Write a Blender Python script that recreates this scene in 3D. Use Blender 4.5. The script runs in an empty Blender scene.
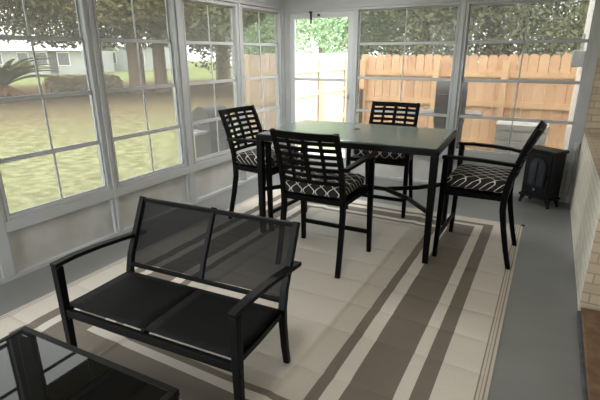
import bpy, bmesh, math, random
from mathutils import Vector, Matrix
random.seed(7)
scene = bpy.context.scene
col = scene.collection
PI = math.pi
H = 1.6
GROUND = -0.15

# ------------------------------------------------------------------ helpers
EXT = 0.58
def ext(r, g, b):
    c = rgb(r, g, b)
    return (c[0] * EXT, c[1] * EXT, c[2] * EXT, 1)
def leafc(r, g, b):
    c = rgb(r, g, b)
    return (c[0] * .86, c[1] * .86, c[2] * .84, 1)
def lin(c):
    return c / 12.92 if c <= 0.04045 else ((c + 0.055) / 1.055) ** 2.4
def rgb(r, g, b):
    return (lin(r / 255), lin(g / 255), lin(b / 255), 1.0)

def mat_base(name):
    m = bpy.data.materials.new(name)
    m.use_nodes = True
    nt = m.node_tree
    for n in list(nt.nodes):
        nt.nodes.remove(n)
    out = nt.nodes.new('ShaderNodeOutputMaterial')
    return m, nt, out

def principled(name, c, rough=0.5, metal=0.0, var=0.0, scale=8.0, bump=0.0, bscale=60.0, c2=None, spec=0.5):
    m, nt, out = mat_base(name)
    b = nt.nodes.new('ShaderNodeBsdfPrincipled')
    b.inputs['Base Color'].default_value = c
    b.inputs['Roughness'].default_value = rough
    b.inputs['Metallic'].default_value = metal
    b.inputs['Specular IOR Level'].default_value = spec
    nt.links.new(b.outputs[0], out.inputs[0])
    tc = nt.nodes.new('ShaderNodeTexCoord')
    if var > 0 or c2:
        n = nt.nodes.new('ShaderNodeTexNoise')
        n.inputs['Scale'].default_value = scale
        n.inputs['Detail'].default_value = 5
        nt.links.new(tc.outputs['Object'], n.inputs['Vector'])
        r = nt.nodes.new('ShaderNodeValToRGB')
        r.color_ramp.elements[0].position = 0.3
        r.color_ramp.elements[1].position = 0.7
        if c2 is None:
            c2 = tuple(max(0, x * (1 - var)) for x in c[:3]) + (1,)
        r.color_ramp.elements[0].color = c2
        r.color_ramp.elements[1].color = c
        nt.links.new(n.outputs['Fac'], r.inputs[0])
        nt.links.new(r.outputs[0], b.inputs['Base Color'])
    if bump > 0:
        n2 = nt.nodes.new('ShaderNodeTexNoise')
        n2.inputs['Scale'].default_value = bscale
        n2.inputs['Detail'].default_value = 3
        nt.links.new(tc.outputs['Object'], n2.inputs['Vector'])
        bp = nt.nodes.new('ShaderNodeBump')
        bp.inputs['Strength'].default_value = bump
        bp.inputs['Distance'].default_value = 0.01
        nt.links.new(n2.outputs['Fac'], bp.inputs['Height'])
        nt.links.new(bp.outputs[0], b.inputs['Normal'])
    return m

class MB:
    """collects shapes into one mesh"""
    def __init__(self):
        self.v = []
        self.f = []
        self.mi = []
        self.cur = 0
    def add(self, vs, fs):
        o = len(self.v)
        self.v += [tuple(p) for p in vs]
        for f in fs:
            self.f.append(tuple(i + o for i in f))
            self.mi.append(self.cur)
        return self
    def box(self, x0, x1, y0, y1, z0, z1):
        vs = [(x0, y0, z0), (x1, y0, z0), (x1, y1, z0), (x0, y1, z0), (x0, y0, z1), (x1, y0, z1), (x1, y1, z1), (x0, y1, z1)]
        return self.add(vs, [(0, 3, 2, 1), (4, 5, 6, 7), (0, 1, 5, 4), (1, 2, 6, 5), (2, 3, 7, 6), (3, 0, 4, 7)])
    def bar(self, pts, w, h, side=(1, 0, 0)):
        """rectangular section swept along pts; w along side, h across"""
        pts = [Vector(p) for p in pts]
        side = Vector(side)
        n = len(pts)
        vs = []
        for i, p in enumerate(pts):
            ww = w[i] if isinstance(w, (list, tuple)) else w
            hh = h[i] if isinstance(h, (list, tuple)) else h
            t = (pts[min(i + 1, n - 1)] - pts[max(i - 1, 0)]).normalized()
            s = (side - t * side.dot(t)).normalized()
            u = t.cross(s)
            for a, b in ((-1, -1), (1, -1), (1, 1), (-1, 1)):
                vs.append(p + s * (a * ww / 2) + u * (b * hh / 2))
        fs = [(3, 2, 1, 0), tuple(4 * (n - 1) + k for k in range(4))]
        for i in range(n - 1):
            for k in range(4):
                a, b = 4 * i + k, 4 * i + (k + 1) % 4
                fs.append((a, b, b + 4, a + 4))
        return self.add(vs, fs)
    def tube(self, pts, r, seg=8):
        pts = [Vector(p) for p in pts]
        n = len(pts)
        vs = []
        ref = Vector((0, 0, 1))
        for i, p in enumerate(pts):
            t = (pts[min(i + 1, n - 1)] - pts[max(i - 1, 0)]).normalized()
            rf = ref if abs(t.dot(ref)) < 0.95 else Vector((1, 0, 0))
            s = (rf - t * rf.dot(t)).normalized()
            u = t.cross(s)
            rr = r[i] if isinstance(r, (list, tuple)) else r
            for k in range(seg):
                a = 2 * PI * k / seg
                vs.append(p + s * (rr * math.cos(a)) + u * (rr * math.sin(a)))
        fs = [tuple(range(seg - 1, -1, -1)), tuple(seg * (n - 1) + k for k in range(seg))]
        for i in range(n - 1):
            for k in range(seg):
                a, b = seg * i + k, seg * i + (k + 1) % seg
                fs.append((a, b, b + seg, a + seg))
        return self.add(vs, fs)
    def build(self, name, mats, parent=None, bevel=0.0, smooth=False, segs=2):
        me = bpy.data.meshes.new(name)
        me.from_pydata(self.v, [], self.f)
        if not isinstance(mats, (list, tuple)):
            mats = [mats]
        for m in mats:
            me.materials.append(m)
        for p, i in zip(me.polygons, self.mi):
            p.material_index = i
            p.use_smooth = smooth
        bm = bmesh.new()
        bm.from_mesh(me)
        bmesh.ops.recalc_face_normals(bm, faces=bm.faces)
        bm.to_mesh(me)
        bm.free()
        me.update()
        o = bpy.data.objects.new(name, me)
        col.objects.link(o)
        if parent:
            o.parent = parent
        if bevel > 0:
            md = o.modifiers.new('bevel', 'BEVEL')
            md.width = bevel
            md.segments = segs
            md.limit_method = 'ANGLE'
            md.angle_limit = math.radians(35)
        return o

def tag(o, label=None, cat=None, group=None, kind=None):
    if label: o['label'] = label
    if cat: o['category'] = cat
    if group: o['group'] = group
    if kind: o['kind'] = kind
    return o

def empty(name, loc=(0, 0, 0), rz=0.0):
    o = bpy.data.objects.new(name, None)
    col.objects.link(o)
    o.location = loc
    o.rotation_euler = (0, 0, rz)
    return o

def copy_tree(o, parent=None):
    c = o.copy()
    col.objects.link(c)
    if parent:
        c.parent = parent
    for ch in list(o.children):
        copy_tree(ch, c)
    return c

# ------------------------------------------------------------------ materials
M = {}
M['frame_white'] = principled('aged white painted aluminium', rgb(180, 182, 184), 0.45, var=0.08, scale=5)
M['panel_white'] = principled('white kick panel with faint dirt', rgb(198, 198, 195), 0.5, c2=rgb(176, 174, 168), scale=4)
M['siding'] = principled('pale header siding', rgb(180, 180, 180), 0.6, var=0.12, scale=3)
M['door_white'] = principled('white storm door aluminium', rgb(188, 191, 194), 0.35)
M['floor'] = principled('grey painted concrete', rgb(130, 130, 130), 0.40, c2=rgb(118, 118, 117), scale=1.7, bump=0.06, bscale=90)
M['ceiling'] = principled('white ceiling', rgb(215, 213, 208), 0.8)
M['black_metal'] = principled('black powder coated metal', rgb(6, 6, 6), 0.45, spec=0.08, bump=0.05, bscale=300)
M['charcoal_metal'] = principled('charcoal powder coated metal', rgb(14, 14, 14), 0.45, spec=0.13, bump=0.05, bscale=300)
M['table_metal'] = principled('black textured table metal', rgb(6, 6, 6), 0.36, spec=0.15)
M['stove_black'] = principled('matte black stove enamel', rgb(20, 21, 23), 0.5, spec=0.2)
M['stove_glass'] = principled('dark stove glass', rgb(38, 42, 48), 0.15)
M['steel'] = principled('brushed steel', rgb(170, 170, 168), 0.3, metal=0.9)
M['black_plastic'] = principled('black plastic', rgb(15, 15, 15), 0.5)
M['grey_box'] = principled('grey utility enamel', rgb(196, 198, 198), 0.5)
M['ext_white'] = principled('white exterior trim', rgb(228, 224, 218), 0.6)
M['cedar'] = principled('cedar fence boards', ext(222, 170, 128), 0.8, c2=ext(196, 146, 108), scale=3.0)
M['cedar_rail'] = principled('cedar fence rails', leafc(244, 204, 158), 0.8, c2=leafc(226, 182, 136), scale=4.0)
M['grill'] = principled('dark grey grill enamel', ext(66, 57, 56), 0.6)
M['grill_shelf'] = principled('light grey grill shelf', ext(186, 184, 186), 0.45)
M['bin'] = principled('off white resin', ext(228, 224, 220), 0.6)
M['bark'] = principled('brown grey bark', rgb(138, 116, 98), 0.9, c2=rgb(108, 90, 76), scale=6, bump=0.6, bscale=12)
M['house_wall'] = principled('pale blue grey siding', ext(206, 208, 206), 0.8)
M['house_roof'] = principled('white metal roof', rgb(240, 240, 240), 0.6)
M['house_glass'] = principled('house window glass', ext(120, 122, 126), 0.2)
M['house_door'] = principled('grey house door', ext(104, 100, 102), 0.5)
M['house_tan'] = principled('tan house wall', ext(208, 178, 140), 0.8)
M['cord'] = principled('grey cord', rgb(150, 150, 146), 0.5)
M['step_brick'] = principled('brown brick step', rgb(126, 100, 76), 0.85, c2=rgb(98, 74, 54), scale=14, bump=0.5, bscale=60)
M['step_side'] = principled('step side with grey paint', rgb(88, 96, 104), 0.7, c2=rgb(60, 56, 52), scale=9)

def leaf_mat(name, c1, c2, trans=0.35):
    m, nt, out = mat_base(name)
    g = nt.nodes.new('ShaderNodeNewGeometry')
    r = nt.nodes.new('ShaderNodeValToRGB')
    r.color_ramp.elements[0].color = c1
    r.color_ramp.elements[1].color = c2
    nt.links.new(g.outputs['Random Per Island'], r.inputs[0])
    d = nt.nodes.new('ShaderNodeBsdfDiffuse')
    t = nt.nodes.new('ShaderNodeBsdfTranslucent')
    mx = nt.nodes.new('ShaderNodeMixShader')
    mx.inputs[0].default_value = trans
    nt.links.new(r.outputs[0], d.inputs[0])
    nt.links.new(r.outputs[0], t.inputs[0])
    nt.links.new(d.outputs[0], mx.inputs[1])
    nt.links.new(t.outputs[0], mx.inputs[2])
    nt.links.new(mx.outputs[0], out.inputs[0])
    return m
M['leaf_olive'] = leaf_mat('olive leaves', leafc(112, 110, 78), leafc(164, 156, 116), 0.45)
M['leaf_green'] = leaf_mat('green leaves', leafc(112, 142, 108), leafc(196, 216, 178), 0.5)
M['leaf_dusty'] = leaf_mat('dusty green leaves', leafc(104, 112, 84), leafc(164, 166, 134), 0.45)
M['leaf_brown'] = leaf_mat('brown hedge leaves', leafc(168, 148, 126), leafc(214, 194, 168), 0.35)
M['frond'] = leaf_mat('palm fronds', leafc(120, 118, 76), leafc(160, 150, 104), 0.3)
M['frond_dead'] = leaf_mat('dead rusty fronds', leafc(160, 112, 84), leafc(178, 132, 100), 0.3)

def pane_mat(name, tint, haze, hazecol):
    m, nt, out = mat_base(name)
    tr = nt.nodes.new('ShaderNodeBsdfTransparent')
    tr.inputs[0].default_value = tint
    df = nt.nodes.new('ShaderNodeBsdfDiffuse')
    df.inputs[0].default_value = hazecol
    tl = nt.nodes.new('ShaderNodeBsdfTranslucent')
    tl.inputs[0].default_value = hazecol
    ad = nt.nodes.new('ShaderNodeMixShader')
    ad.inputs[0].default_value = 0.6
    nt.links.new(df.outputs[0], ad.inputs[1])
    nt.links.new(tl.outputs[0], ad.inputs[2])
    m1 = nt.nodes.new('ShaderNodeMixShader')
    m1.inputs[0].default_value = haze
    nt.links.new(tr.outputs[0], m1.inputs[1])
    nt.links.new(ad.outputs[0], m1.inputs[2])
    gl = nt.nodes.new('ShaderNodeBsdfGlossy')
    gl.inputs['Roughness'].default_value = 0.02
    fr = nt.nodes.new('ShaderNodeFresnel')
    fr.inputs[0].default_value = 1.12
    m2 = nt.nodes.new('ShaderNodeMixShader')
    nt.links.new(fr.outputs[0], m2.inputs[0])
    nt.links.new(m1.outputs[0], m2.inputs[1])
    nt.links.new(gl.outputs[0], m2.inputs[2])
    nt.links.new(m2.outputs[0], out.inputs[0])
    return m
M['vinyl'] = pane_mat('smoke tinted vinyl glazing', (0.52, 0.515, 0.495, 1), 0.05, (0.8, 0.8, 0.76, 1))
M['clear'] = pane_mat('clear door glass', (0.97, 0.98, 0.97, 1), 0.02, (0.8, 0.85, 0.82, 1))

def sling_mat(name, c, see):
    m, nt, out = mat_base(name)
    b = nt.nodes.new('ShaderNodeBsdfPrincipled')
    b.inputs['Base Color'].default_value = c
    b.inputs['Roughness'].default_value = 0.7
    b.inputs['Specular IOR Level'].default_value = 0.2
    tr = nt.nodes.new('ShaderNodeBsdfTransparent')
    mx = nt.nodes.new('ShaderNodeMixShader')
    mx.inputs[0].default_value = see
    nt.links.new(b.outputs[0], mx.inputs[1])
    nt.links.new(tr.outputs[0], mx.inputs[2])
    nt.links.new(mx.outputs[0], out.inputs[0])
    return m
M['sling'] = sling_mat('black mesh sling', rgb(5, 5, 5), 0.03)
M['sling_back'] = sling_mat('see-through black mesh', rgb(7, 7, 7), 0.11)

def tabletop_mat():
    m, nt, out = mat_base('green tinted rippled table glass')
    b = nt.nodes.new('ShaderNodeBsdfPrincipled')
    b.inputs['Base Color'].default_value = rgb(126, 138, 134)
    b.inputs['Roughness'].default_value = 0.11
    b.inputs['IOR'].default_value = 2.0
    tc = nt.nodes.new('ShaderNodeTexCoord')
    n = nt.nodes.new('ShaderNodeTexNoise')
    n.inputs['Scale'].default_value = 28
    nt.links.new(tc.outputs['Object'], n.inputs['Vector'])
    bp = nt.nodes.new('ShaderNodeBump')
    bp.inputs['Strength'].default_value = 0.22
    bp.inputs['Distance'].default_value = 0.01
    nt.links.new(n.outputs['Fac'], bp.inputs['Height'])
    nt.links.new(bp.outputs[0], b.inputs['Normal'])
    tr = nt.nodes.new('ShaderNodeBsdfTransparent')
    tr.inputs[0].default_value = (0.8, 0.87, 0.85, 1)
    mx = nt.nodes.new('ShaderNodeMixShader')
    mx.inputs[0].default_value = 0.15
    nt.links.new(b.outputs[0], mx.inputs[1])
    nt.links.new(tr.outputs[0], mx.inputs[2])
    nt.links.new(mx.outputs[0], out.inputs[0])
    return m
M['table_glass'] = tabletop_mat()
M['black_glass'] = principled('black tempered glass', rgb(7, 7, 7), 0.02, spec=0.35)
M['etch'] = principled('etched glass mark', rgb(90, 90, 88), 0.6)

def math_node(nt, op, a, b=None, c=None):
    n = nt.nodes.new('ShaderNodeMath')
    n.operation = op
    for i, x in enumerate((a, b, c)):
        if x is None:
            continue
        if isinstance(x, (int, float)):
            n.inputs[i].default_value = x
        else:
            nt.links.new(x, n.inputs[i])
    return n.outputs[0]

def trellis_mat():
    """black fabric with off-white ogee lattice lines"""
    m, nt, out = mat_base('black fabric with white trellis lines')
    b = nt.nodes.new('ShaderNodeBsdfPrincipled')
    b.inputs['Roughness'].default_value = 0.85
    nt.links.new(b.outputs[0], out.inputs[0])
    tc = nt.nodes.new('ShaderNodeTexCoord')
    sp = nt.nodes.new('ShaderNodeSeparateXYZ')
    nt.links.new(tc.outputs['Object'], sp.inputs[0])
    u = sp.outputs[0]
    v = math_node(nt, 'ADD', sp.outputs[1], sp.outputs[2])
    p = 0.050
    L = 0.105
    cs = math_node(nt, 'MULTIPLY', math_node(nt, 'COSINE', math_node(nt, 'MULTIPLY', v, 2 * PI / L)), p * 0.40)
    d1 = math_node(nt, 'ABSOLUTE', math_node(nt, 'WRAP', math_node(nt, 'SUBTRACT', u, cs), p, -p))
    d2 = math_node(nt, 'ABSOLUTE', math_node(nt, 'WRAP', math_node(nt, 'ADD', math_node(nt, 'SUBTRACT', u, p), cs), p, -p))
    d = math_node(nt, 'MINIMUM', d1, d2)
    msk = math_node(nt, 'LESS_THAN', d, 0.0045)
    mx = nt.nodes.new('ShaderNodeMix')
    mx.data_type = 'RGBA'
    nt.links.new(msk, mx.inputs['Factor'])
    mx.inputs['A'].default_value = rgb(18, 16, 16)
    mx.inputs['B'].default_value = rgb(206, 200, 190)
    nt.links.new(mx.outputs['Result'], b.inputs['Base Color'])
    return m
M['trellis'] = trellis_mat()

def brick_mat(name, axes, c1, c2, cm, bump=0.5):
    m, nt, out = mat_base(name)
    b = nt.nodes.new('ShaderNodeBsdfPrincipled')
    b.inputs['Roughness'].default_value = 0.8
    nt.links.new(b.outputs[0], out.inputs[0])
    tc = nt.nodes.new('ShaderNodeTexCoord')
    sp = nt.nodes.new('ShaderNodeSeparateXYZ')
    nt.links.new(tc.outputs['Object'], sp.inputs[0])
    cb = nt.nodes.new('ShaderNodeCombineXYZ')
    nt.links.new(sp.outputs[axes[0]], cb.inputs[0])
    nt.links.new(sp.outputs[axes[1]], cb.inputs[1])
    bt = nt.nodes.new('ShaderNodeTexBrick')
    bt.inputs['Scale'].default_value = 1.0
    bt.inputs['Brick Width'].default_value = 0.205
    bt.inputs['Row Height'].default_value = 0.07
    bt.inputs['Mortar Size'].default_value = 0.006
    bt.inputs['Mortar Smooth'].default_value = 0.3
    bt.inputs['Color1'].default_value = c1
    bt.inputs['Color2'].default_value = c2
    bt.inputs['Mortar'].default_value = cm
    nt.links.new(cb.outputs[0], bt.inputs['Vector'])
    n = nt.nodes.new('ShaderNodeTexNoise')
    n.inputs['Scale'].default_value = 30
    nt.links.new(tc.outputs['Object'], n.inputs['Vector'])
    h = math_node(nt, 'SUBTRACT', math_node(nt, 'MULTIPLY', n.outputs['Fac'], 0.35), bt.outputs['Fac'])
    bp = nt.nodes.new('ShaderNodeBump')
    bp.inputs['Strength'].default_value = bump
    bp.inputs['Distance'].default_value = 0.01
    nt.links.new(h, bp.inputs['Height'])
    nt.links.new(bt.outputs['Color'], b.inputs['Base Color'])
    nt.links.new(bp.outputs[0], b.inputs['Normal'])
    return m
wb = (rgb(226, 222, 208), rgb(214, 210, 196), rgb(196, 190, 174))
tb = (rgb(204, 188, 166), rgb(186, 168, 146), rgb(168, 152, 132))
M['brick_side'] = brick_mat('off-white brick', (1, 2), *wb)
M['brick_front'] = brick_mat('tan brick', (0, 2), *tb)
M['brick_top'] = brick_mat('tan brick ledge', (0, 1), *tb)

# rug
RX0, RX1, RY0, RY1 = -2.88, -0.05, 0.985, 4.565
def rug_mat():
    m, nt, out = mat_base('woven rug with bordered stripes')
    b = nt.nodes.new('ShaderNodeBsdfPrincipled')
    b.inputs['Roughness'].default_value = 0.7
    b.inputs['Specular IOR Level'].default_value = 0.3
    nt.links.new(b.outputs[0], out.inputs[0])
    tc = nt.nodes.new('ShaderNodeTexCoord')
    sp = nt.nodes.new('ShaderNodeSeparateXYZ')
    nt.links.new(tc.outputs['Object'], sp.inputs[0])
    hx, hy = (RX1 - RX0) / 2, (RY1 - RY0) / 2
    dx = math_node(nt, 'SUBTRACT', hx, math_node(nt, 'ABSOLUTE', sp.outputs[0]))
    dy = math_node(nt, 'DIVIDE', math_node(nt, 'SUBTRACT', hy, math_node(nt, 'ABSOLUTE', sp.outputs[1])), 0.65)
    d = math_node(nt, 'MINIMUM', dx, dy)
    r = nt.nodes.new('ShaderNodeValToRGB')
    cr = r.color_ramp
    cr.interpolation = 'CONSTANT'
    light, mid, dark, brd = rgb(210, 201, 191), rgb(196, 187, 175), rgb(120, 110, 100), rgb(150, 138, 124)
    stops = [(0, light), (.014, brd), (.022, light), (.032, brd), (.039, light), (.048, brd), (.055, light), (.245, dark), (.332, light),
             (.401, dark), (.626, light), (.711, dark), (.776, mid), (.93, light)]
    cr.elements[0].position = 0
    cr.elements[0].color = light
    cr.elements[1].position = stops[1][0]
    cr.elements[1].color = stops[1][1]
    for p_, c_ in stops[2:]:
        e = cr.elements.new(p_)
        e.color = c_
    nt.links.new(d, r.inputs[0])
    # fine weave
    w = nt.nodes.new('ShaderNodeTexNoise')
    w.inputs['Scale'].default_value = 160
    nt.links.new(tc.outputs['Object'], w.inputs['Vector'])
    mx = nt.nodes.new('ShaderNodeMix')
    mx.data_type = 'RGBA'
    mx.blend_type = 'MULTIPLY'
    mx.inputs['Factor'].default_value = 0.25
    nt.links.new(r.outputs[0], mx.inputs['A'])
    nt.links.new(w.outputs['Fac'], mx.inputs['B'])
    nt.links.new(mx.outputs['Result'], b.inputs['Base Color'])
    bp = nt.nodes.new('ShaderNodeBump')
    bp.inputs['Strength'].default_value = 0.15
    bp.inputs['Distance'].default_value = 0.003
    nt.links.new(w.outputs['Fac'], bp.inputs['Height'])
    nt.links.new(bp.outputs[0], b.inputs['Normal'])
    return m
M['rug'] = rug_mat()

def lawn_mat():
    m, nt, out = mat_base('lawn with fallen leaves')
    b = nt.nodes.new('ShaderNodeBsdfDiffuse')
    nt.links.new(b.outputs[0], out.inputs[0])
    tc = nt.nodes.new('ShaderNodeTexCoord')
    sp = nt.nodes.new('ShaderNodeSeparateXYZ')
    nt.links.new(tc.outputs['Object'], sp.inputs[0])
    n = nt.nodes.new('ShaderNodeTexNoise')
    n.inputs['Scale'].default_value = 0.5
    n.inputs['Detail'].default_value = 8
    nt.links.new(tc.outputs['Object'], n.inputs['Vector'])
    dist = math_node(nt, 'MULTIPLY', math_node(nt, 'ADD', math_node(nt, 'MULTIPLY', sp.outputs[0], -0.85), math_node(nt, 'MULTIPLY', sp.outputs[1], 0.5)), 1.0)
    dd = math_node(nt, 'ADD', dist, math_node(nt, 'MULTIPLY', math_node(nt, 'SUBTRACT', n.outputs['Fac'], 0.5), 5.0))
    r = nt.nodes.new('ShaderNodeValToRGB')
    cr = r.color_ramp
    cr.elements[0].position = 0.0
    cr.elements[0].color = ext(180, 182, 134)
    cr.elements[1].position = 1.0
    cr.elements[1].color = ext(170, 178, 126)
    for p_, c_ in ((.20, ext(180, 178, 133)), (.29, ext(171, 155, 119)), (.38, ext(155, 131, 106)), (.52, ext(133, 110, 91)), (.60, ext(142, 125, 98)), (.66, ext(170, 178, 126))):
        e = cr.elements.new(p_)
        e.color = c_
    nt.links.new(math_node(nt, 'DIVIDE', dd, 50.0), r.inputs[0])
    n2 = nt.nodes.new('ShaderNodeTexNoise')
    n2.inputs['Scale'].default_value = 5.5
    n2.inputs['Detail'].default_value = 8
    nt.links.new(tc.outputs['Object'], n2.inputs['Vector'])
    r2 = nt.nodes.new('ShaderNodeValToRGB')
    r2.color_ramp.elements[0].position = .38
    r2.color_ramp.elements[1].position = .62
    r2.color_ramp.elements[0].color = (.58, .58, .52, 1)
    r2.color_ramp.elements[1].color = (1, 1, 1, 1)
    nt.links.new(n2.outputs['Fac'], r2.inputs[0])
    mx = nt.nodes.new('ShaderNodeMix')
    mx.data_type = 'RGBA'
    mx.blend_type = 'MULTIPLY'
    mx.inputs['Factor'].default_value = 1
    nt.links.new(r.outputs[0], mx.inputs['A'])
    nt.links.new(r2.outputs[0], mx.inputs['B'])
    nt.links.new(mx.outputs['Result'], b.inputs[0])
    return m
M['lawn'] = lawn_mat()

# ------------------------------------------------------------------ room shell
XL, YB = -3.32, 5.573          # inner faces
XR, YF = 0.95, -1.6
CZ = 2.55
def struct(o):
    o['kind'] = 'structure'
    return o

struct(MB().box(XL - .12, XR + .1, YF - .1, YB + .12, -.12, 0).build('floor', M['floor']))
struct(MB().box(XL - .12, XR + .1, YF - .1, YB + .12, CZ, CZ + .08).build('ceiling', M['ceiling']))

LWIN = [(c_ - .447, c_ + .447) for c_ in (2.058, 3.034, 4.058, 5.042)]
LWIN_ALL = [(c_ - .447, c_ + .447) for c_ in (-1.0, .0, 1.02)] + LWIN
BWIN = [(-2.262, -1.028), (-.952, .284)]
ZS, ZT = .465, 2.122

# left wall
lw = MB()
lw.box(XL - .1, XL, YF, YB + .1, ZT + .03, CZ)                    # header
lw.box(XL - .1, XL + .012, YF, YB, .365, ZS - .02)                # sill rail
lw.box(XL - .1, XL + .012, YF, YB, 0, .035)                       # bottom rail
edges = [YF] + [e for w_ in LWIN_ALL for e in w_] + [YB + .1]
for i in range(0, len(edges), 2):
    a, b_ = edges[i], edges[i + 1]
    if b_ - a > .01:
        lw.box(XL - .1, XL + .0, a, b_, .035, ZT + .03)
        lw.box(XL, XL + .014, a + .028, b_ - .028, .035, ZT + .03)
wall_left = struct(lw.build('wall_left', M['frame_white'], bevel=.003))
kp = MB()
for a, b_ in LWIN_ALL:
    m_ = MB().box(XL - .05, XL - .03, a, b_, .035, .365)
    pnl = m_.build('kick_panel', M['panel_white'], wall_left)
struct(MB().box(XL + .0005, XL + .02, YF, YB - .021, ZT + .03, ZT + .06).build('trim_1', M['frame_white'], bevel=.002))
# screws on the post: tiny, seen as dark specks
# back wall
bw = MB()
DX0, DX1 = -3.235, -2.308
bw.box(XL, .364, YB, YB + .1, ZT + .02, CZ)
bw.box(BWIN[0][0], .364, YB - .012, YB + .1, .365, ZS - .02)
bw.box(BWIN[0][0], .364, YB - .012, YB + .1, 0, .035)
bw.box(XL, DX0, YB, YB + .1, 0, ZT + .02)
bw.box(DX1, BWIN[0][0], YB, YB + .1, 0, ZT + .02)
bw.box(DX0, DX1, YB, YB + .1, 2.105, ZT + .02)
bw.box(BWIN[0][1], BWIN[1][0], YB, YB + .1, 0, ZT + .02)
bw.box(BWIN[0][1] + .015, BWIN[1][0] - .015, YB - .012, YB, 0, ZT + .02)
bw.box(BWIN[1][1], .364, YB - .005, YB + .1, 0, ZT + .02)
wall_back = struct(bw.build('wall_back', M['frame_white'], bevel=.003))
for a, b_ in BWIN:
    MB().box(a, b_, YB + .03, YB + .05, .035, .365).build('kick_panel', M['panel_white'], wall_back)
struct(MB().box(XL + .021, .364, YB - .02, YB - .0005, ZT + .02, ZT + .05).build('trim_2', M['frame_white'], bevel=.002))
MB().box(.3645, XR, YB, YB + .1, 0, CZ).build('brick_panel', M['brick_front'], wall_back)

# right wall: brick knee wall, off-white side, tan front and ledge, house wall above, brick step
rw = MB()
x0, x1, y0, y1 = .365, XR, 3.08, YB - .013
vs = [(x0, y0, 0), (x1, y0, 0), (x1, y1, 0), (x0, y1, 0), (x0, y0, .8), (x1, y0, .8), (x1, y1, .8), (x0, y1, .8)]
rw.cur = 0
rw.add(vs, [(3, 0, 4, 7)])
rw.cur = 1
rw.add(vs, [(0, 1, 5, 4), (1, 2, 6, 5), (2, 3, 7, 6)])
rw.cur = 2
rw.add(vs, [(4, 5, 6, 7)])
rw.cur = 0
rw.box(XR, XR + .1, YF, YB + .1, 0, CZ)
struct(rw.build('wall_right', [M['brick_side'], M['brick_front'], M['brick_top']]))
st = MB()
st.cur = 0
st.box(.354, XR, 1.1, 3.03, .0, .030)
st.cur = 1
st.box(.371, XR, 1.09, 3.04, .030, .055)
step = struct(st.build('step', [M['step_side'], M['step_brick']], bevel=.006))
wf = MB()
wf.box(XL - .1, XR + .1, YF - .1, YF, 0, .35)
wf.box(XL - .1, XR + .1, YF - .1, YF, 2.35, CZ)
for x, x2 in ((XL - .1, XL + .2), (-1.9, XR + .1)):  # unseen opening left between these piers, added to let daylight in
    wf.box(x, x2, YF - .1, YF, .35, 2.35)
struct(wf.build('wall_front', M['ceiling']))

# roof eave outside the left wall
ev = MB()
ev.box(XL - .62, XL - .1, YF, YB + .75, 2.30, 2.36)
struct(ev.build('trim_3', principled('brown eave soffit', rgb(110, 96, 76), 0.8)))

# windows: four stacked sashes each with one upright muntin
def make_window(name, axis, u0, u1):
    """axis 'L': left wall (u = Y, inward +X); 'B': back wall (u = X, inward -Y)"""
    def T(m):
        if axis == 'L':
            m.v = [(XL - q, u, z) for (u, q, z) in m.v]
        else:
            m.v = [(u, YB + q, z) for (u, q, z) in m.v]
        return m
    root = struct(empty(name))
    fr = MB()
    t = .02
    fr.box(u0, u0 + t, -.004, .07, ZS - .02, ZT + .02)
    fr.box(u1 - t, u1, -.004, .07, ZS - .02, ZT + .02)
    fr.box(u0 + t, u1 - t, -.004, .07, ZT - .012, ZT + .02)
    fr.box(u0 + t, u1 - t, -.004, .07, ZS - .02, ZS + .012)
    T(fr).build('window_frame', M['frame_white'], root, bevel=.003)
    zs = [ZS + .012, .881, 1.297, 1.711, ZT - .012]
    um = (u0 + u1) / 2
    for k in range(4):
        q = .012 + .012 * k
        z0, z1 = zs[k], zs[k + 1]
        s = MB()
        s.box(u0 + t, u0 + t + .014, q, q + .012, z0, z1)
        s.box(u1 - t - .014, u1 - t, q, q + .012, z0, z1)
        s.box(u0 + t + .014, u1 - t - .014, q - .004, q + .012, z1 - .016, z1)
        s.box(u0 + t + .014, u1 - t - .014, q - .004, q + .012, z0, z0 + .016)
        s.box(um - .007, um + .007, q, q + .010, z0 + .016, z1 - .016)
        so = T(s).build('sash', M['frame_white'], root)
        p = MB().box(u0 + t + .01, u1 - t - .01, q + .005, q + .0062, z0 + .01, z1 - .01)
        T(p).build('pane', M['vinyl'], so)
    return root
for i, (a, b_) in enumerate(LWIN_ALL):
    make_window('window_%d' % (i + 1), 'L', a, b_)
make_window('window_8', 'B', *BWIN[0])
make_window('window_9', 'B', *BWIN[1])

# storm door
door = struct(empty('door_1', (0, YB, 0)))
d = MB()
d.box(DX0, DX0 + .07, .01, .05, .02, 2.10)
d.box(DX1 - .07, DX1, .01, .05, .02, 2.10)
d.box(DX0 + .07, DX1 - .07, .01, .05, 2.034, 2.10)
d.box(DX0 + .07, DX1 - .07, .012, .048, 1.242, 1.280)
d.box(DX0 + .07, DX1 - .07, .01, .05, .02, .22)
d.build('door_frame', M['door_white'], door, bevel=.004)
MB().box(DX0 + .065, DX1 - .065, .028, .032, .215, 1.246).build('pane', M['clear'], door)
MB().box(DX0 + .065, DX1 - .065, .034, .038, 1.276, 2.04).build('pane', M['clear'], door)
h = MB()
h.box(DX1 - .055, DX1 - .025, -.004, .01, 1.01, 1.09)
h.bar([(DX1 - .04, -.004, 1.05), (DX1 - .04, -.05, 1.05), (DX1 - .065, -.055, 1.05), (DX1 - .085, -.05, 1.052)], .012, .016, (0, 0, 1))
h.build('door_handle', M['steel'], door, bevel=.002)
h = MB()
h.box(-2.915, -2.897, -.016, .009, 1.97, 2.11)
h.box(-2.928, -2.886, -.0225, -.002, 2.098, 2.118)
h.build('latch', M['black_plastic'], door)
h = MB().tube([(-2.79, .01, 2.07), (-2.79, -.02, 2.07)], .014, 10)
h.build('knob', M['black_plastic'], door)

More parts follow.
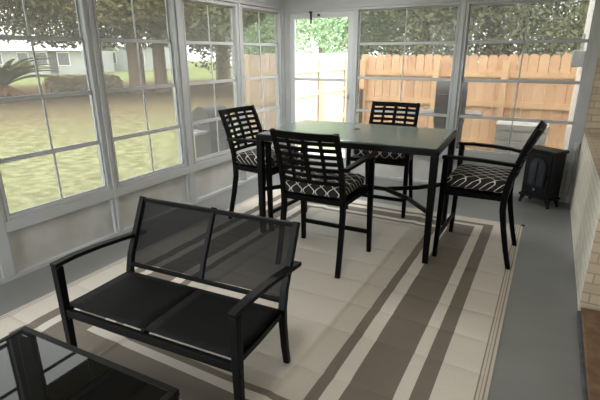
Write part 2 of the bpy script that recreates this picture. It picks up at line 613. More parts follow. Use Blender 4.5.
# ------------------------------------------------------------------ rug
def make_rug():
    nx, ny = 144, 380
    w, hgt = RX1 - RX0, RY1 - RY0
    cx, cy = (RX0 + RX1) / 2, (RY0 + RY1) / 2
    folds_y = [1.26, 1.73, 2.13, 2.44, 2.75, 3.06, 3.38, 3.71, 4.04, 4.3]
    folds_x = [-.985, -1.97]
    vs, fs = [], []
    rnd = random.Random(3)
    amp = [rnd.uniform(.008, .014) for i in range(len(folds_y))]
    def hfun(x, y):
        z = .0045
        ff = [RY0] + folds_y + [RY1]
        yy = y - .012 * math.sin(x * 2.1 + y * 1.5)
        for k in range(len(ff) - 1):
            if ff[k] <= yy <= ff[k + 1]:
                t = (yy - ff[k]) / (ff[k + 1] - ff[k])
                z += .0085 * (1 - (2 * t - 1) ** 6)
        for f_ in folds_x:
            dd = x - f_ - .008 * math.sin(3 * y)
            z += .008 * (max(0, 1 - dd / .03) if dd > 0 else max(0, 1 + dd / .12))
        z += .002 * math.sin(5.1 * x + 1.3 * y) * math.sin(3.7 * y - x) 
        e = min(x - RX0, RX1 - x, y - RY0, RY1 - y)
        return max(.003, z if e > .06 else .004 + (z - .004) * max(e, 0) / .06)
    for j in range(ny + 1):
        for i in range(nx + 1):
            x = RX0 + w * i / nx
            y = RY0 + hgt * j / ny
            vs.append((x - cx, y - cy, hfun(x, y)))
    for j in range(ny):
        for i in range(nx):
            a = j * (nx + 1) + i
            fs.append((a, a + 1, a + nx + 2, a + nx + 1))
    m = MB()
    m.add(vs, fs)
    # skirt down to the floor
    def skirt(idx):
        o = len(m.v)
        for k in idx:
            x, y, z = m.v[k]
            m.v.append((x, y, .001))
        for q in range(len(idx) - 1):
            m.f.append((idx[q], idx[q + 1], o + q + 1, o + q))
            m.mi.append(0)
    W = nx + 1
    skirt(list(range(W)))
    skirt([ny * W + i for i in range(W)])
    skirt([j * W for j in range(ny + 1)])
    skirt([j * W + nx for j in range(ny + 1)])
    o = m.build('outdoor_rug', M['rug'], smooth=False)
    o.location = (cx, cy, 0)
    return o
rug = make_rug()
tag(rug, 'large beige and brown outdoor rug with striped border under the furniture', 'rug')
lp = MB().box(w := 1.400, 1.432, 1.768, 1.802, .001, .012).build('corner_loop', M['black_plastic'], rug, bevel=.003)

RZ = .006   # furniture stands on the rug

# ------------------------------------------------------------------ bar-height chairs
def make_chair(name):
    root = empty(name)
    met = M['black_metal']
    TOP = 1.085
    rear = [(-.28, 0), (-.242, .15), (-.206, .32), (-.182, .46), (-.180, .56), (-.196, .68), (-.238, .84), (-.292, .98), (-.34, TOP)]
    def ry(z):
        for (ya, za), (yb, zb) in zip(rear, rear[1:]):
            if z <= zb:
                return ya + (yb - ya) * (z - za) / (zb - za)
        return rear[-1][0]
    for s in (-1, 1):
        xs = [.256 - .012 * min(1, z / .5) for y, z in rear]
        MB().bar([(s * x, y, z) for (y, z), x in zip(rear, xs)], .036, [.034, .036, .04, .044, .046, .042, .036, .032, .03]).build('leg', met, root, bevel=.004)
        MB().bar([(s * .308, .272, 0), (s * .304, .262, .4), (s * .303, .255, .828)], [.034, .04, .042], [.034, .04, .042]).build('leg', met, root, bevel=.004)
        ar = [(s * .303, .285, .836), (s * .304, .16, .842), (s * .303, 0, .839), (s * .292, -.13, .830), (s * .274, -.235, .820)]
        MB().bar(ar, [.05, .05, .048, .044, .04], .024).build('armrest', met, root, bevel=.006)
    f = MB()
    f.box(-.284, .284, .235, .268, .535, .575)
    f.box(-.226, .226, -.20, -.165, .535, .575)
    f.bar([(-.274, .245, .555), (-.25, -.19, .555)], .03, .04)
    f.bar([(.274, .245, .555), (.25, -.19, .555)], .03, .04)
    f.box(-.25, .25, -.18, .24, .562, .576)
    f.build('seat_frame', met, root, bevel=.003)
    MB().bar([(-.288, .264, .185), (.288, .264, .185)], .022, .036, (0, 1, 0)).build('footrest', met, root, bevel=.003)
    # cushion
    n = 16
    c = MB()
    vs, fs = [], []
    def prof(t):
        return (1 - abs(t) ** 5) ** .4
    for side_ in (1, -1):
        o = len(vs)
        for j in range(n + 1):
            for i in range(n + 1):
                a, b_ = -1 + 2 * i / n, -1 + 2 * j / n
                t = max(0, prof(a) * prof(b_))
                z = .628 + side_ * .034 + side_ * (.026 if side_ > 0 else .012) * t if t > 1e-6 else .628 + side_ * .026
                vs.append((a * .25, .026 + b_ * .228, z))
        for j in range(n):
            for i in range(n):
                k = o + j * (n + 1) + i
                fs.append((k, k + 1, k + n + 2, k + n + 1))
    N1 = (n + 1) ** 2
    rim = [i for i in range(n + 1)] + [j * (n + 1) + n for j in range(1, n + 1)] + [n * (n + 1) + i for i in range(n - 1, -1, -1)] + [j * (n + 1) for j in range(n - 1, 0, -1)]
    for q in range(len(rim)):
        a, b_ = rim[q], rim[(q + 1) % len(rim)]
        fs.append((a, b_, b_ + N1, a + N1))
    c.add(vs, fs)
    c.build('cushion', M['trellis'], root, smooth=True)
    # backrest: bowed slats and uprights between the rear posts
    bk = MB()
    def bow(x):
        return -.034 * (1 - (x / .25) ** 2)
    def slat(z, hh, hw, th=.014):
        pts = [(-hw + 2 * hw * k / 10, ry(z) + bow(-hw + 2 * hw * k / 10), z) for k in range(11)]
        bk.bar(pts, hh, th, (0, -.30, 1))
    slat(1.060, .048, .24)
    zz = 1.0
    k = 0
    while k < 7:
        slat(1.060 - .0505 * (k + 1), .030 if k < 6 else .034, .238)
        k += 1
    for x in (-.125, 0, .125):
        wd = .026 if x else .034
        pts = [(x, ry(z) + bow(x) + .002, z) for z in (.705, .78, .88, .96, 1.06)]
        bk.bar(pts, wd, .016, (1, 0, 0))
    bk.build('backrest', met, root, bevel=.002)
    return root
chair = make_chair('bar_chair')
GRP = 'bar chairs around the dining table'
chairs = [
    ((-1.452, 2.997), 1.3, 'black slat-back bar chair with trellis cushion, its back to the loveseat'),
    ((-.366, 3.753), 88.9, 'black armchair with white trellis cushion seen side-on beside the small stove'),
    ((-2.37, 3.59), -93.0, 'black slat-back bar chair at the table end beside the yard windows'),
    ((-1.446, 4.464), 182.2, 'black bar chair tucked behind the table facing the camera, fence behind it'),
]
for i, ((x, y), a, lab) in enumerate(chairs):
    o = chair if i == 0 else copy_tree(chair)
    o.location = (x, y, RZ)
    o.rotation_euler = (0, 0, math.radians(a))
    tag(o, lab, 'chair', GRP)

# ------------------------------------------------------------------ dining table
tb_ = tag(empty('dining_table', (-1.447, 3.70, RZ), math.radians(2.9)), 'tall black dining table with green glass top between four chairs', 'table')
LX, LY, TZ = .775, .485, .924
f = MB()
f.box(-LX, LX, -LY, -LY + .05, TZ - .05, TZ)
f.box(-LX, LX, LY - .05, LY, TZ - .05, TZ)
f.box(-LX, -LX + .05, -LY + .05, LY - .05, TZ - .05, TZ)
f.box(LX - .05, LX, -LY + .05, LY - .05, TZ - .05, TZ)
f.build('table_frame', M['table_metal'], tb_, bevel=.006)
g = MB()
g.box(-LX + .016, LX - .016, -LY + .016, LY - .016, TZ + .0005, TZ + .010)
glass = g.build('glass_top', M['table_glass'], tb_, bevel=.004)
MB().tube([(-.055, .12, TZ + .0102), (-.055, .12, TZ + .015)], .03, 20).build('umbrella_hole_cap', M['black_plastic'], tb_)
for sx in (-1, 1):
    for sy in (-1, 1):
        xx, yy = sx * (LX - .03), sy * (LY - .03)
        MB().bar([(xx, yy, 0), (xx, yy, .4), (xx, yy, TZ - .051)], [.042, .05, .056], [.042, .05, .056]).build('leg', M['table_metal'], tb_, bevel=.004)
br = MB()
BZ = .425
for sx in (-1, 1):
    for sy in (-1, 1):
        br.bar([(sx * (LX - .05), sy * (LY - .05), BZ), (sx * .52, sy * .18, BZ + .005), (sx * .27, 0, BZ + .01)], .038, .014, (0, 0, 1))
br.bar([(-.29, 0, BZ + .01), (.29, 0, BZ + .01)], .036, .018, (0, 0, 1))
br.build('brace', M['table_metal'], tb_)

# ------------------------------------------------------------------ loveseat
ls = tag(empty('loveseat', (-1.518, 1.208, RZ), math.radians(3.9)), 'black metal loveseat with mesh sling seat and back beside glass coffee table', 'loveseat')
cm = M['charcoal_metal']
rear = [(.485, 0), (.462, .12), (.445, .26), (.442, .36), (.468, .46), (.545, .62), (.615, .772)]
def lry(z):
    for (ya, za), (yb, zb) in zip(rear, rear[1:]):
        if z <= zb:
            return ya + (yb - ya) * (z - za) / (zb - za)
    return rear[-1][0]
for s in (-1, 1):
    MB().bar([(s * .515, y, z) for y, z in rear], [.03, .034, .036, .038, .036, .034, .032], .032).build('leg', cm, ls, bevel=.003)
    MB().bar([(s * .527, .0, 0), (s * .527, .0, .3), (s * .527, .0, .580)], [.034, .038, .042], [.034, .038, .042]).build('leg', cm, ls, bevel=.003)
    MB().bar([(s * .527, -.022, .594), (s * .528, .10, .597), (s * .528, .25, .589), (s * .528, .40, .573), (s * .528, .60, .548)], .046, .022).build('armrest', cm, ls, bevel=.004)
sf = MB()
sf.box(-.515, .515, -.012, .014, .300, .342)
sf.box(-.5, .5, .425, .450, .285, .32)
for s in (-1, 1):
    sf.bar([(s * .515, .0, .345), (s * .512, .2, .335), (s * .508, .45, .335)], .026, .034)
sf.bar([(0, .0, .345), (0, .2, .337), (0, .44, .335)], .024, .03)
sf.build('seat_frame', cm, ls, bevel=.003)
for x0, x1 in ((-.516, -.002), (.002, .516)):
    vs, fs = [], []
    nx, ny = 8, 10
    for j in range(ny + 1):
        for i in range(nx + 1):
            t, q = i / nx, j / ny
            y = .010 + .42 * q
            z = .366 - .006 * q - .006 * math.sin(PI * t) * math.sin(PI * q)
            if q < .12: z -= .008 * (1 - q / .12) ** 2
            vs.append((x0 + (x1 - x0) * t, y, z))
    for j in range(ny):
        for i in range(nx):
            k = j * (nx + 1) + i
            fs.append((k, k + 1, k + nx + 2, k + nx + 1))
    so = MB().add(vs, fs).build('seat_panel', M['sling'], ls, smooth=True)
    md = so.modifiers.new('thickness', 'SOLIDIFY'); md.thickness = .004
bf = MB()
bf.bar([(-.498, lry(.757), .757), (.498, lry(.757), .757)], .024, .022, (0, 0, 1))
bf.bar([(-.498, lry(.40) - .004, .400), (.498, lry(.40) - .004, .400)], .022, .020, (0, 0, 1))
bf.bar([(0, lry(z) + .004, z) for z in (.405, .5, .62, .775)], .026, .022)
bf.build('back_frame', cm, ls, bevel=.003)
for x0, x1 in ((-.497, -.012), (.012, .497)):
    vs, fs = [], []
    nx, ny = 6, 8
    for j in range(ny + 1):
        for i in range(nx + 1):
            z = .408 + (.752 - .408) * j / ny
            vs.append((x0 + (x1 - x0) * i / nx, lry(z) + .004 + .008 * math.sin(PI * i / nx), z))
    for j in range(ny):
        for i in range(nx):
            k = j * (nx + 1) + i
            fs.append((k, k + 1, k + nx + 2, k + nx + 1))
    so = MB().add(vs, fs).build('back_panel', M['sling_back'], ls, smooth=True)
for sd in (-1, 1):
    for z in (.315, .285):
        MB().tube([(sd * .527 - .024, .0, z), (sd * .527 + .024, .0, z)], .007, 8).build('bolt', M['black_plastic'], ls)

# ------------------------------------------------------------------ coffee table
ct = tag(empty('coffee_table', (-1.515, .690, RZ), math.radians(2.3)), 'low coffee table with glossy black glass top in front of the loveseat', 'coffee table')
ax, ay, az = .4625, .27, .392
f = MB()
f.box(-ax, ax, -ay, -ay + .028, az - .03, az)
f.box(-ax, ax, ay - .028, ay, az - .03, az)
f.box(-ax, -ax + .028, -ay + .028, ay - .028, az - .03, az)
f.box(ax - .028, ax, -ay + .028, ay - .028, az - .03, az)
f.build('table_frame', cm, ct, bevel=.004)
gt = MB().box(-ax + .027, ax - .027, -ay + .027, ay - .027, az - .009, az - .003).build('glass_top', M['black_glass'], ct)
em = MB()
for k in range(3):
    em.box(-ax + .055 + .012 * k, -ax + .064 + .012 * k, ay - .052, ay - .046, az - .003, az - .0026)
em.build('etched_mark', M['etch'], gt)
for sx in (-1, 1):
    for sy in (-1, 1):
        MB().bar([(sx * (ax - .02), sy * (ay - .02), 0), (sx * (ax - .02), sy * (ay - .02), az - .031)], .034, .034).build('leg', cm, ct, bevel=.003)

# ------------------------------------------------------------------ small electric stove
stv = tag(empty('electric_stove', (.054, 5.379, 0), math.radians(-33)), 'small black freestanding electric stove with arched door in the corner', 'stove')
sb = M['stove_black']
w2, d2 = .165, .092
b_ = MB()
b_.box(-w2, w2, -d2, d2, .11, .595)
b_.build('body', sb, stv, bevel=.008)
tp = MB().box(-w2 - .022, w2 + .022, -d2 - .025, d2 + .005, .596, .625)
tp.build('top', sb, stv, bevel=.008)
MB().box(-w2 - .015, w2 + .015, -d2 - .02, d2 + .008, .085, .1095).build('base', sb, stv, bevel=.006)
for sx in (-1, 1):
    for sy in (-1, 1):
        MB().bar([(sx * (w2 - .01) + sx * .012, sy * (d2 - .01), 0), (sx * (w2 - .01) + sx * .006, sy * (d2 - .012), .03), (sx * (w2 - .02), sy * (d2 - .02), .0845)], [.03, .024, .045], [.03, .024, .045]).build('leg', sb, stv, bevel=.004)
def arch(m, w, z0, zs, y0, y1, n=14, rise=None):
    pts = [(-w, z0), (w, z0)]
    rise = rise or w * 1.05
    for k in range(n + 1):
        a = PI * k / n
        pts.append((w * math.cos(a), zs + rise * math.sin(a)))
    N_ = len(pts)
    vs = [(x, y0, z) for x, z in pts] + [(x, y1, z) for x, z in pts]
    fs = [tuple(range(N_)), tuple(range(2 * N_ - 1, N_ - 1, -1))]
    for k in range(N_):
        fs.append((k, (k + 1) % N_, N_ + (k + 1) % N_, N_ + k))
    m.add(vs, fs)
    return m
dr = MB().box(-.138, .138, -d2 - .012, -d2 - .0005, .15, .575).build('door', sb, stv, bevel=.005)
fr = arch(MB(), .105, .215, .42, -d2 - .024, -d2 - .0125, rise=.125).build('door_arch', sb, dr, bevel=.004)
gl = arch(MB(), .086, .235, .42, -d2 - .0275, -d2 - .0245, rise=.105).build('pane', M['stove_glass'], dr)
mu = MB()
mu.box(-.006, .006, -d2 - .033, -d2 - .028, .235, .50)
mu.build('muntin', sb, dr)
MB().tube([(.0, -d2 - .0125, .185), (.0, -d2 - .03, .185)], .012, 10).build('knob', M['steel'], dr)
MB().tube([(.122, -d2 - .0125, .34), (.122, -d2 - .04, .34), (.122, -d2 - .045, .29)], .009, 8).build('handle', M['black_metal'], dr)
cd = MB().tube([(.330, 5.515, .63), (.325, 5.49, .60), (.335, 5.51, .5), (.318, 5.53, .38), (.335, 5.52, .25), (.32, 5.51, .12), (.30, 5.51, .013), (.27, 5.49, .009)], .006, 8)
tag(cd.build('power_cord', M['cord'], smooth=True), 'grey power cord hanging down the corner beside the stove', 'cord')
ob = MB().box(.30, .345, YB - .05, YB - .0055, .60, .68)
tag(ob.build('outlet_box', M['grey_box'], bevel=.004), 'small outlet box on the window post above the stove', 'outlet')

# ------------------------------------------------------------------ outside
lawn = MB()
lawn.box(-90, 30, -40, 90, GROUND - .3, GROUND)
struct(lawn.build('ground', M['lawn']))

struct(MB().box(-4.2, .26, YB + .13, 7.6, GROUND - .05, GROUND + .02).build('added_patio', principled('pale concrete patio', rgb(186, 182, 174), 0.85, c2=rgb(170, 166, 158), scale=3)))  # unseen pale slab, added to whiten the tabletop reflection and bounce light
# back fence
def fence(name, p0, p1, label, ztop=1.59, posts=(), seed=1, wood='cedar'):
    p0, p1 = Vector(p0), Vector(p1)
    L = (p1 - p0).length
    ang = math.atan2(p1.y - p0.y, p1.x - p0.x)
    root = tag(empty(name, (p0.x, p0.y, GROUND), ang), label, 'fence')
    rnd = random.Random(seed)
    top = ztop - GROUND
    pk = MB()
    x = 0
    while x < L - .05:
        w_ = .138
        t_ = top + rnd.uniform(-.015, .015)
        y0 = rnd.uniform(0, .004)
        pts = [(x, 0), (x + w_, 0), (x + w_, t_ - .035), (x + w_ - .03, t_), (x + .03, t_), (x, t_ - .035)]
        vs = [(a, y0, b2) for a, b2 in pts] + [(a, y0 + .018, b2) for a, b2 in pts]
        fs = [(0, 1, 2, 3, 4, 5), (11, 10, 9, 8, 7, 6)] + [(k, (k + 1) % 6, 6 + (k + 1) % 6, 6 + k) for k in range(6)]
        pk.add(vs, fs)
        x += w_ + .009
    pk.build('picket_panel', M[wood + '_p'], root)
    for z in (.26, .905, 1.375):
        MB().box(0, L, -.040, -.001, z, z + .09).build('rail', M[wood + '_rail'], root)
    for x in posts:
        MB().box(x - .045, x + .045, -.135, -.0405, 0, top - .08).build('post', M[wood + '_rail'], root)
    return root
def picket_mat(c1, c2):
    m, nt, out = mat_base('cedar pickets each a shade apart')
    b = nt.nodes.new('ShaderNodeBsdfPrincipled')
    b.inputs['Roughness'].default_value = .85
    nt.links.new(b.outputs[0], out.inputs[0])
    g_ = nt.nodes.new('ShaderNodeNewGeometry')
    r = nt.nodes.new('ShaderNodeValToRGB')
    r.color_ramp.elements[0].color = c1
    r.color_ramp.elements[1].color = c2
    nt.links.new(g_.outputs['Random Per Island'], r.inputs[0])
    nt.links.new(r.outputs[0], b.inputs['Base Color'])
    return m
M['cedar_p'] = picket_mat(leafc(214, 166, 128), leafc(238, 196, 156))
M['pale_p'] = picket_mat(ext(232, 208, 186), ext(242, 222, 204))
M['pale_rail'] = principled('pale fence rails', ext(240, 214, 176), 0.8)
fence('fence', (-3.17, 8.1, 0), (2.7, 7.95, 0), 'tan wooden picket fence behind the table and grill', posts=(.08, 1.42, 2.49, 3.8, 5.1), ztop=1.57, seed=2)
fence('fence', (-4.4, 6.0, 0), (-4.4, 11.0, 0), 'wooden fence seen bright through the glass door', posts=(.1, 1.45, 2.8, 4.2), seed=3, wood='pale')

# grills
def make_grill():
    root = empty('gas_grill')
    g_ = M['grill']
    cab = MB().box(-.31, .31, -.24, .24, .12, .72).build('cart', g_, root, bevel=.01)
    for s in (-1, 1):
        dm = MB()
        dm.box(s * .152 - .148, s * .152 + .148, -.258, -.2405, .14, .70)
        dd_ = dm.build('door', g_, root, bevel=.006)
        MB().tube([(s * .05, -.259, .60), (s * .05, -.28, .60), (s * .05, -.28, .45), (s * .05, -.259, .45)], .008, 8).build('handle', M['steel'], dd_)
        MB().box(s * .331 - (.0 if s > 0 else .36), s * .331 + (.36 if s > 0 else .0), -.22, .22, .80, .845).build('side_shelf', M['grill_shelf'], root, bevel=.008)
        MB().tube([(s * .26 - .02, -.17, .06), (s * .26 + .02, -.17, .06)], .06, 14).build('wheel', M['black_plastic'], root)
        MB().tube([(s * .26 - .02, .17, .06), (s * .26 + .02, .17, .06)], .06, 14).build('wheel', M['black_plastic'], root)
    MB().box(-.33, .33, -.26, .26, .7205, .92).build('firebox', g_, root, bevel=.01)
    vs, fs = [], []
    n = 12
    prof = [(-.25, .921), (-.25, 1.0)] + [(-.25 * math.cos(PI * k / n), 1.0 + .26 * math.sin(PI * k / n) ** .8) for k in range(1, n)] + [(.25, 1.0), (.25, .921)]
    N_ = len(prof)
    for x in (-.33, .33):
        vs += [(x, y, z) for y, z in prof]
    fs = [tuple(range(N_)), tuple(range(2 * N_ - 1, N_ - 1, -1))] + [(k, (k + 1) % N_, N_ + (k + 1) % N_, N_ + k) for k in range(N_)]
    lid = MB().add(vs, fs).build('lid', g_, root, bevel=.006)
    MB().tube([(-.22, -.2, 1.08), (-.22, -.30, 1.08), (.22, -.30, 1.08), (.22, -.2, 1.08)], .013, 8).build('handle', M['grill'], lid)
    for k in range(4):
        MB().tube([(-.21 + .14 * k, -.261, .80), (-.21 + .14 * k, -.29, .80)], .025, 12).build('knob', M['black_plastic'], root)
    return root
gr = make_grill()
gr.scale = (.64, .9, 1.08)
gr.location = (-1.27, 6.82, GROUND + .021)
gr.rotation_euler = (0, 0, math.radians(12))
tag(gr, 'dark grey gas grill with pale side shelf in front of the picket fence', 'grill', 'gas grills outside the porch')
g2 = copy_tree(gr)
g2.location = (-4.40, 5.22, GROUND)
g2.rotation_euler = (0, 0, math.radians(85))
g2.scale = (.66, .7, .81)
tag(g2, 'gas grill outside the yard windows behind the left chair', 'grill', 'gas grills outside the porch')

pp = tag(empty('garden_pole', (-2.93, 7.55, GROUND + .021)), 'short dark upright pole in front of the picket fence beside the door', 'pole')
MB().box(-.028, .028, -.028, .028, .013, 1.13).build('post', M['grill'], pp, bevel=.004)
MB().box(-.10, .10, -.10, .10, 0, .0125).build('base', M['grill'], pp, bevel=.003)
# slatted resin box by the fence
bx = tag(empty('storage_box', (-.29, 7.12, GROUND + .021)), 'white slatted storage box outside against the fence behind the stove', 'storage box')
m_ = MB()
m_.box(-.31, .31, -.28, .28, .0, .70)
for k in range(5):
    m_.box(-.322, .322, -.292, .292, .04 + .132 * k, .04 + .132 * k + .105)
m_.build('body', M['bin'], bx, bevel=.006)
MB().box(-.33, .33, -.30, .30, .7005, .78).build('lid', M['bin'], bx, bevel=.012)

# exterior trim post with meter box
struct(MB().box(.275, .60, YB + .105, 7.7, GROUND, 3.0).build('wall_outside', M['ext_white'], bevel=.004))
mb_ = tag(MB().box(.15, .274, 6.15, 6.42, 1.44, 1.62).build('utility_box', M['grey_box'], bevel=.01), 'grey utility box on the white outside wall seen through the right window', 'utility box')
MB().tube([(.235, 6.28, 1.621), (.235, 6.28, 1.80)], .016, 8).build('conduit', M['grey_box'], mb_)

# ------------------------------------------------------------------ trees and shrubs
def leaf_mesh(name, clumps, n, size, mat, parent, rnd, flat=.7):
    vs, fs = [], []
    for k in range(n):
        cx, cy, cz, rx, ry_, rz_ = rnd.choice(clumps)
        while True:
            a, b2, c2 = rnd.uniform(-1, 1), rnd.uniform(-1, 1), rnd.uniform(-1, 1)
            q = a * a + b2 * b2 + c2 * c2
            if q <= 1:
                break
        s_ = (q ** .5) ** -.35 if q > 1e-4 else 1
        p = Vector((cx + a * rx * s_, cy + b2 * ry_ * s_, cz + c2 * rz_ * s_))
        d1 = Vector((rnd.gauss(0, 1), rnd.gauss(0, 1), rnd.gauss(0, flat))).normalized()
        d2 = d1.cross(Vector((rnd.gauss(0, 1), rnd.gauss(0, 1), rnd.gauss(0, 1)))).normalized()
        L = size * rnd.uniform(.6, 1.4)
        W_ = L * .5
        o = len(vs)
        vs += [p - d1 * L / 2, p + d2 * W_ / 2, p + d1 * L / 2, p - d2 * W_ / 2]
        fs.append((o, o + 1, o + 2, o + 3))
    me = bpy.data.meshes.new(name)
    me.from_pydata([tuple(v) for v in vs], [], fs)
    me.materials.append(mat)
    o = bpy.data.objects.new(name, me)
    col.objects.link(o)
    o.parent = parent
    return o

def tree(loc, label, trunk_r, height, cz, cr, czr, n, size, mat, seed, lean=0.0, nclump=16):
    rnd = random.Random(seed)
    root = tag(empty('shade_tree', loc), label, 'tree', 'trees around the yard')
    t = MB()
    pts = [(0, 0, -.05), (lean * .1, 0, .4), (lean * .3, .02, height * .35), (lean * .6, 0, height * .7), (lean, 0, height)]
    t.tube(pts, [trunk_r * 1.35, trunk_r * 1.05, trunk_r * .9, trunk_r * .7, trunk_r * .35], 12)
    for k in range(6):
        a = rnd.uniform(0, 2 * PI)
        z0 = height * rnd.uniform(.4, .75)
        r_ = cr * rnd.uniform(.45, .85)
        t.tube([(lean * .4, 0, z0), (r_ * .5 * math.cos(a), r_ * .5 * math.sin(a), z0 + height * .14), (r_ * math.cos(a), r_ * math.sin(a), z0 + height * .22)], [trunk_r * .4, trunk_r * .26, trunk_r * .08], 7)
    t.build('trunk', M['bark'], root, smooth=True)
    clumps = []
    for k in range(nclump):
        a, r_ = rnd.uniform(0, 2 * PI), cr * rnd.uniform(0, .8) ** .7
        s_ = rnd.uniform(.3, .5)
        clumps.append((r_ * math.cos(a), r_ * math.sin(a), cz + rnd.uniform(-.75, .75) * czr, cr * s_, cr * s_, max(.5, czr * s_)))
    leaf_mesh('foliage', clumps, n, size, mat, root, rnd)
    return root
G = GROUND
LO, LG, LD = M['leaf_olive'], M['leaf_green'], M['leaf_dusty']
# yard side
tree((-16.99, 15.1, G), 'thick-trunked olive tree, left of the two trunks in the second window', .36, 8, 4.7, 5.0, 2.6, 32000, .21, LO, 11, nclump=36)
tree((-16.4, 16.0, G), 'tree trunk right of its twin in the second window', .30, 8, 4.8, 4.6, 2.6, 24000, .22, LO, 12, nclump=26)
tree((-16.9, 21.4, G), 'olive tree with wide trunk seen above the left chair back', .42, 8, 4.9, 5.0, 2.8, 22000, .24, LD, 13, nclump=24)
tree((-19.5, 8.8, G), 'leafy tree hanging over the house in the leftmost window', .34, 8, 4.9, 5.2, 2.4, 36000, .20, LO, 14, nclump=40)
tree((-12.0, 17.2, G), 'green tree beyond the grill by the corner windows', .2, 6, 3.9, 3.4, 2.6, 18000, .19, LD, 15, nclump=24)
# behind the fence
tree((-7.6, 15.5, G), 'bright green tree behind the fence at the door edge', .18, 6, 3.6, 2.8, 2.6, 18000, .14, LG, 16, nclump=24)
tree((-5.3, 13.2, G), 'bright green tree seen through the top of the glass door', .16, 6, 3.6, 2.4, 2.5, 22000, .12, LG, 17, nclump=26)
tree((-3.2, 12.6, G), 'dusty green tree behind the fence just right of the door', .18, 6, 3.6, 2.3, 2.5, 26000, .12, LD, 18, nclump=28)
tree((-1.4, 12.0, G), 'dusty olive tree behind the fence above the grill', .16, 6, 3.6, 2.0, 2.6, 26000, .12, LD, 19, nclump=28)
tree((.4, 12.6, G), 'olive tree with sky gaps behind the fence in the right window', .14, 6, 3.4, 1.9, 2.3, 7500, .13, LD, 20, nclump=18)
tree((2.6, 14.5, G), 'sparse tree behind the fence at the far right', .14, 6, 3.2, 2.2, 2.2, 6000, .14, LG, 21, nclump=13)

# hedge and palm
rnd = random.Random(5)
hd = tag(empty('hedge', (-18.5, 13.4, G), math.radians(56)), 'low brownish hedge in front of the pale house', 'hedge')
leaf_mesh('foliage', [(-1.1 + .55 * k, rnd.uniform(-.2, .2), .42, .55, .55, .45) for k in range(5)], 5000, .16, M['leaf_brown'], hd, rnd)
MB().tube([(0, 0, -.02), (.05, 0, .6)], .06, 8).build('stem', M['bark'], hd)
pl = tag(empty('palm_shrub', (-19.9, 10.7, G)), 'round palm shrub with rusty lower fronds in the leftmost window', 'palm')
for kind, cnt, mat in (('frond', 46, M['frond']), ('dead_frond', 16, M['frond_dead'])):
    fm = MB()
    for k in range(cnt):
        a = rnd.uniform(0, 2 * PI)
        up = rnd.uniform(.6, 1.35) if kind == 'frond' else rnd.uniform(-.1, .3)
        L = rnd.uniform(2.0, 2.7) if kind == 'frond' else rnd.uniform(.8, 1.2)
        prev = None
        for q in range(9):
            t = q / 8
            rr = L * t * math.cos(up * (1 - .5 * t))
            z = .5 + L * t * math.sin(up) - .75 * t * t * L * .7
            w_ = .16 * math.sin(PI * min(1, t * .9 + .1)) + .01
            c_ = Vector((rr * math.cos(a), rr * math.sin(a), max(.03, z)))
            sd = Vector((-math.sin(a), math.cos(a), 0)) * w_
            if prev:
                fm.add([prev[0], c_ + sd * .9 - Vector((0, 0, w_ * .4)), c_, prev[1]], [(0, 1, 2, 3)])
                fm.add([prev[1], c_, c_ - sd * .9 - Vector((0, 0, w_ * .4)), prev[2]], [(0, 1, 2, 3)])
            prev = (c_ + sd * .9 - Vector((0, 0, w_ * .4)), c_, c_ - sd * .9 - Vector((0, 0, w_ * .4)))
    fm.build('fronds' if kind == 'frond' else 'dead_fronds', mat, pl)
MB().tube([(0, 0, -.02), (0, 0, .3), (0, 0, .6)], [.22, .2, .12], 10).build('trunk', M['bark'], pl)

# ------------------------------------------------------------------ houses across the yard
def house(loc, rz, L, D, eave, ridge, wins, doors, label, wall):
    root = tag(empty('house', loc, rz), label, 'house')
    MB().box(0, L, 0, D, 0, eave).build('wall', wall, root)
    r = MB()
    o_ = .5
    vs = [(-o_, -o_, eave), (L + o_, -o_, eave), (L + o_, D / 2, ridge), (-o_, D / 2, ridge), (L + o_, D + o_, eave), (-o_, D + o_, eave)]
    vs2 = [(x, y, z + .12) for x, y, z in vs]
    r.add(vs + vs2, [(0, 1, 2, 3), (3, 2, 4, 5), (9, 8, 7, 6), (11, 10, 8, 9), (0, 1, 7, 6), (4, 5, 11, 10), (1, 2, 8, 7), (2, 4, 10, 8), (0, 3, 9, 6), (3, 5, 11, 9)])
    r.build('roof', M['house_roof'], root)
    for (a, b2, z0, z1) in wins:
        w_ = MB()
        w_.box(a - .07, b2 + .07, -.06, -.001, z0 - .07, z1 + .07)
        wo = w_.build('window', M['ext_white'], root)
        MB().box(a, b2, -.08, -.061, z0, z1).build('pane', M['house_glass'], wo)
    for (a, b2, z0, z1) in doors:
        MB().box(a, b2, -.07, -.001, z0, z1).build('door', M['house_door'], root)
    return root
house((-49.35, 20.7, G), math.radians(28.5), 13.6, 7, 2.05, 3.5, [(5.2, 6.4, .9, 1.8), (7.9, 8.8, .8, 1.85), (9.45, 10.5, .8, 1.85), (11.5, 12.5, .8, 1.85)], [(10.66, 11.35, .1, 1.95)], 'pale low house with white metal roof across the yard', M['house_wall'])
house((-43.8, 33.0, G), math.radians(32), 7, 6, 2.5, 3.4, [(1.2, 2.6, .8, 1.9), (4.2, 5.6, .8, 1.9)], [], 'distant white-roofed house behind the twin tree trunks', M['house_wall'])
house((-33.5, 42.5, G), math.radians(40), 5, 5, 2.4, 3.6, [(1.2, 2.4, .8, 1.9)], [], 'small distant pale building seen above the left chair', M['house_roof'])

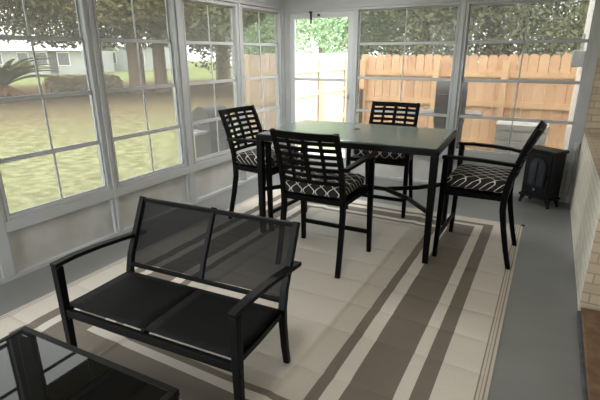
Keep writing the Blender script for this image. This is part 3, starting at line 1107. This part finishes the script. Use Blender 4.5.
# ------------------------------------------------------------------ ceiling lamps, added out of view to fill the room with light
def fill_lamp_mat():
    m, nt, out = mat_base('added fill lamp diffuser')
    e = nt.nodes.new('ShaderNodeEmission')
    e.inputs[0].default_value = (1, .97, .92, 1)
    e.inputs[1].default_value = FILL_LAMP
    nt.links.new(e.outputs[0], out.inputs[0])
    return m
FILL_LAMP = 19.0
M['lamp'] = fill_lamp_mat()
for x, y, R_, lab in ((-.95, 1.5, .20, 'smaller added ceiling fill lamp behind the loveseat'), (-2.3, 4.3, .27, 'larger added ceiling fill lamp between the table and the yard windows')):
    r_ = tag(empty('added_fill_lamp', (x, y, CZ)), lab, 'lamp', 'added fill lamps on the ceiling')
    MB().tube([(0, 0, -.001), (0, 0, -.03)], R_, 32).build('base', M['frame_white'], r_)
    ring = MB()
    for k in range(32):
        a, b2 = 2 * PI * k / 32, 2 * PI * (k + 1) / 32
        ring.bar([((R_ - .008) * math.cos(a), (R_ - .008) * math.sin(a), -.055), ((R_ - .008) * math.cos(b2), (R_ - .008) * math.sin(b2), -.055)], .05, .012, (0, 0, 1))
    ring.build('rim', M['frame_white'], r_)
    MB().tube([(0, 0, -.031), (0, 0, -.045)], R_ - .02, 32).build('diffuser', M['lamp'], r_)
# ------------------------------------------------------------------ light
w = bpy.data.worlds.new('overcast_sky')
scene.world = w
w.use_nodes = True
bg = w.node_tree.nodes['Background']
bg.inputs[0].default_value = (0.90, 0.955, 1.0, 1)
bg.inputs[1].default_value = 4.6
sun = bpy.data.lights.new('sun', 'SUN')
sun.energy = 0.5
sun.angle = math.radians(25)
sun.color = (1, .95, .86)
so = bpy.data.objects.new('sun', sun)
col.objects.link(so)
so.rotation_euler = (math.radians(32), math.radians(8), 0)

def portal(loc, rot, sx, sy):
    l = bpy.data.lights.new('window_daylight', 'AREA')
    l.shape = 'RECTANGLE'
    l.size, l.size_y = sx, sy
    l.cycles.is_portal = True
    o = bpy.data.objects.new('window_daylight', l)
    col.objects.link(o)
    o.location = loc
    o.rotation_euler = rot
    return o
portal((XL - .11, (YF + YB) / 2, (ZS + ZT) / 2), (0, -PI / 2, 0), ZT - ZS, YB - YF)
portal((-2.5, YF - .11, 1.35), (PI / 2, 0, 0), 1.4, 2.0)
portal(((XL + .3) / 2, YB + .11, (ZT + .1) / 2), (-PI / 2, 0, 0), .3 - XL, ZT - .1)

# ------------------------------------------------------------------ camera
f_px = 444.1
yaw, pitch, roll = [math.radians(a) for a in (28.93, 18.28, -.193)]
fw = Vector((-math.sin(yaw) * math.cos(pitch), math.cos(yaw) * math.cos(pitch), -math.sin(pitch)))
rt = Vector((math.cos(yaw), math.sin(yaw), 0))
up = rt.cross(fw)
rt2 = rt * math.cos(roll) + up * math.sin(roll)
up2 = up * math.cos(roll) - rt * math.sin(roll)
cam = bpy.data.cameras.new('camera')
cam.sensor_width = 36
cam.lens = 36 * f_px / 600
cam.clip_start = .02
cam.clip_end = 500
co = bpy.data.objects.new('camera', cam)
col.objects.link(co)
mw = Matrix(((rt2.x, up2.x, -fw.x, 0), (rt2.y, up2.y, -fw.y, 0), (rt2.z, up2.z, -fw.z, H), (0, 0, 0, 1)))
co.matrix_world = mw
scene.camera = co

scene.view_settings.view_transform = 'Standard'
scene.view_settings.look = 'None'
scene.view_settings.exposure = 1.56
scene.view_settings.gamma = 1
scene.view_settings.use_curve_mapping = False
scene.cycles.use_denoising = True
scene.cycles.max_bounces = 10
scene.cycles.diffuse_bounces = 6
scene.cycles.transparent_max_bounces = 24
scene.cycles.sample_clamp_indirect = 8
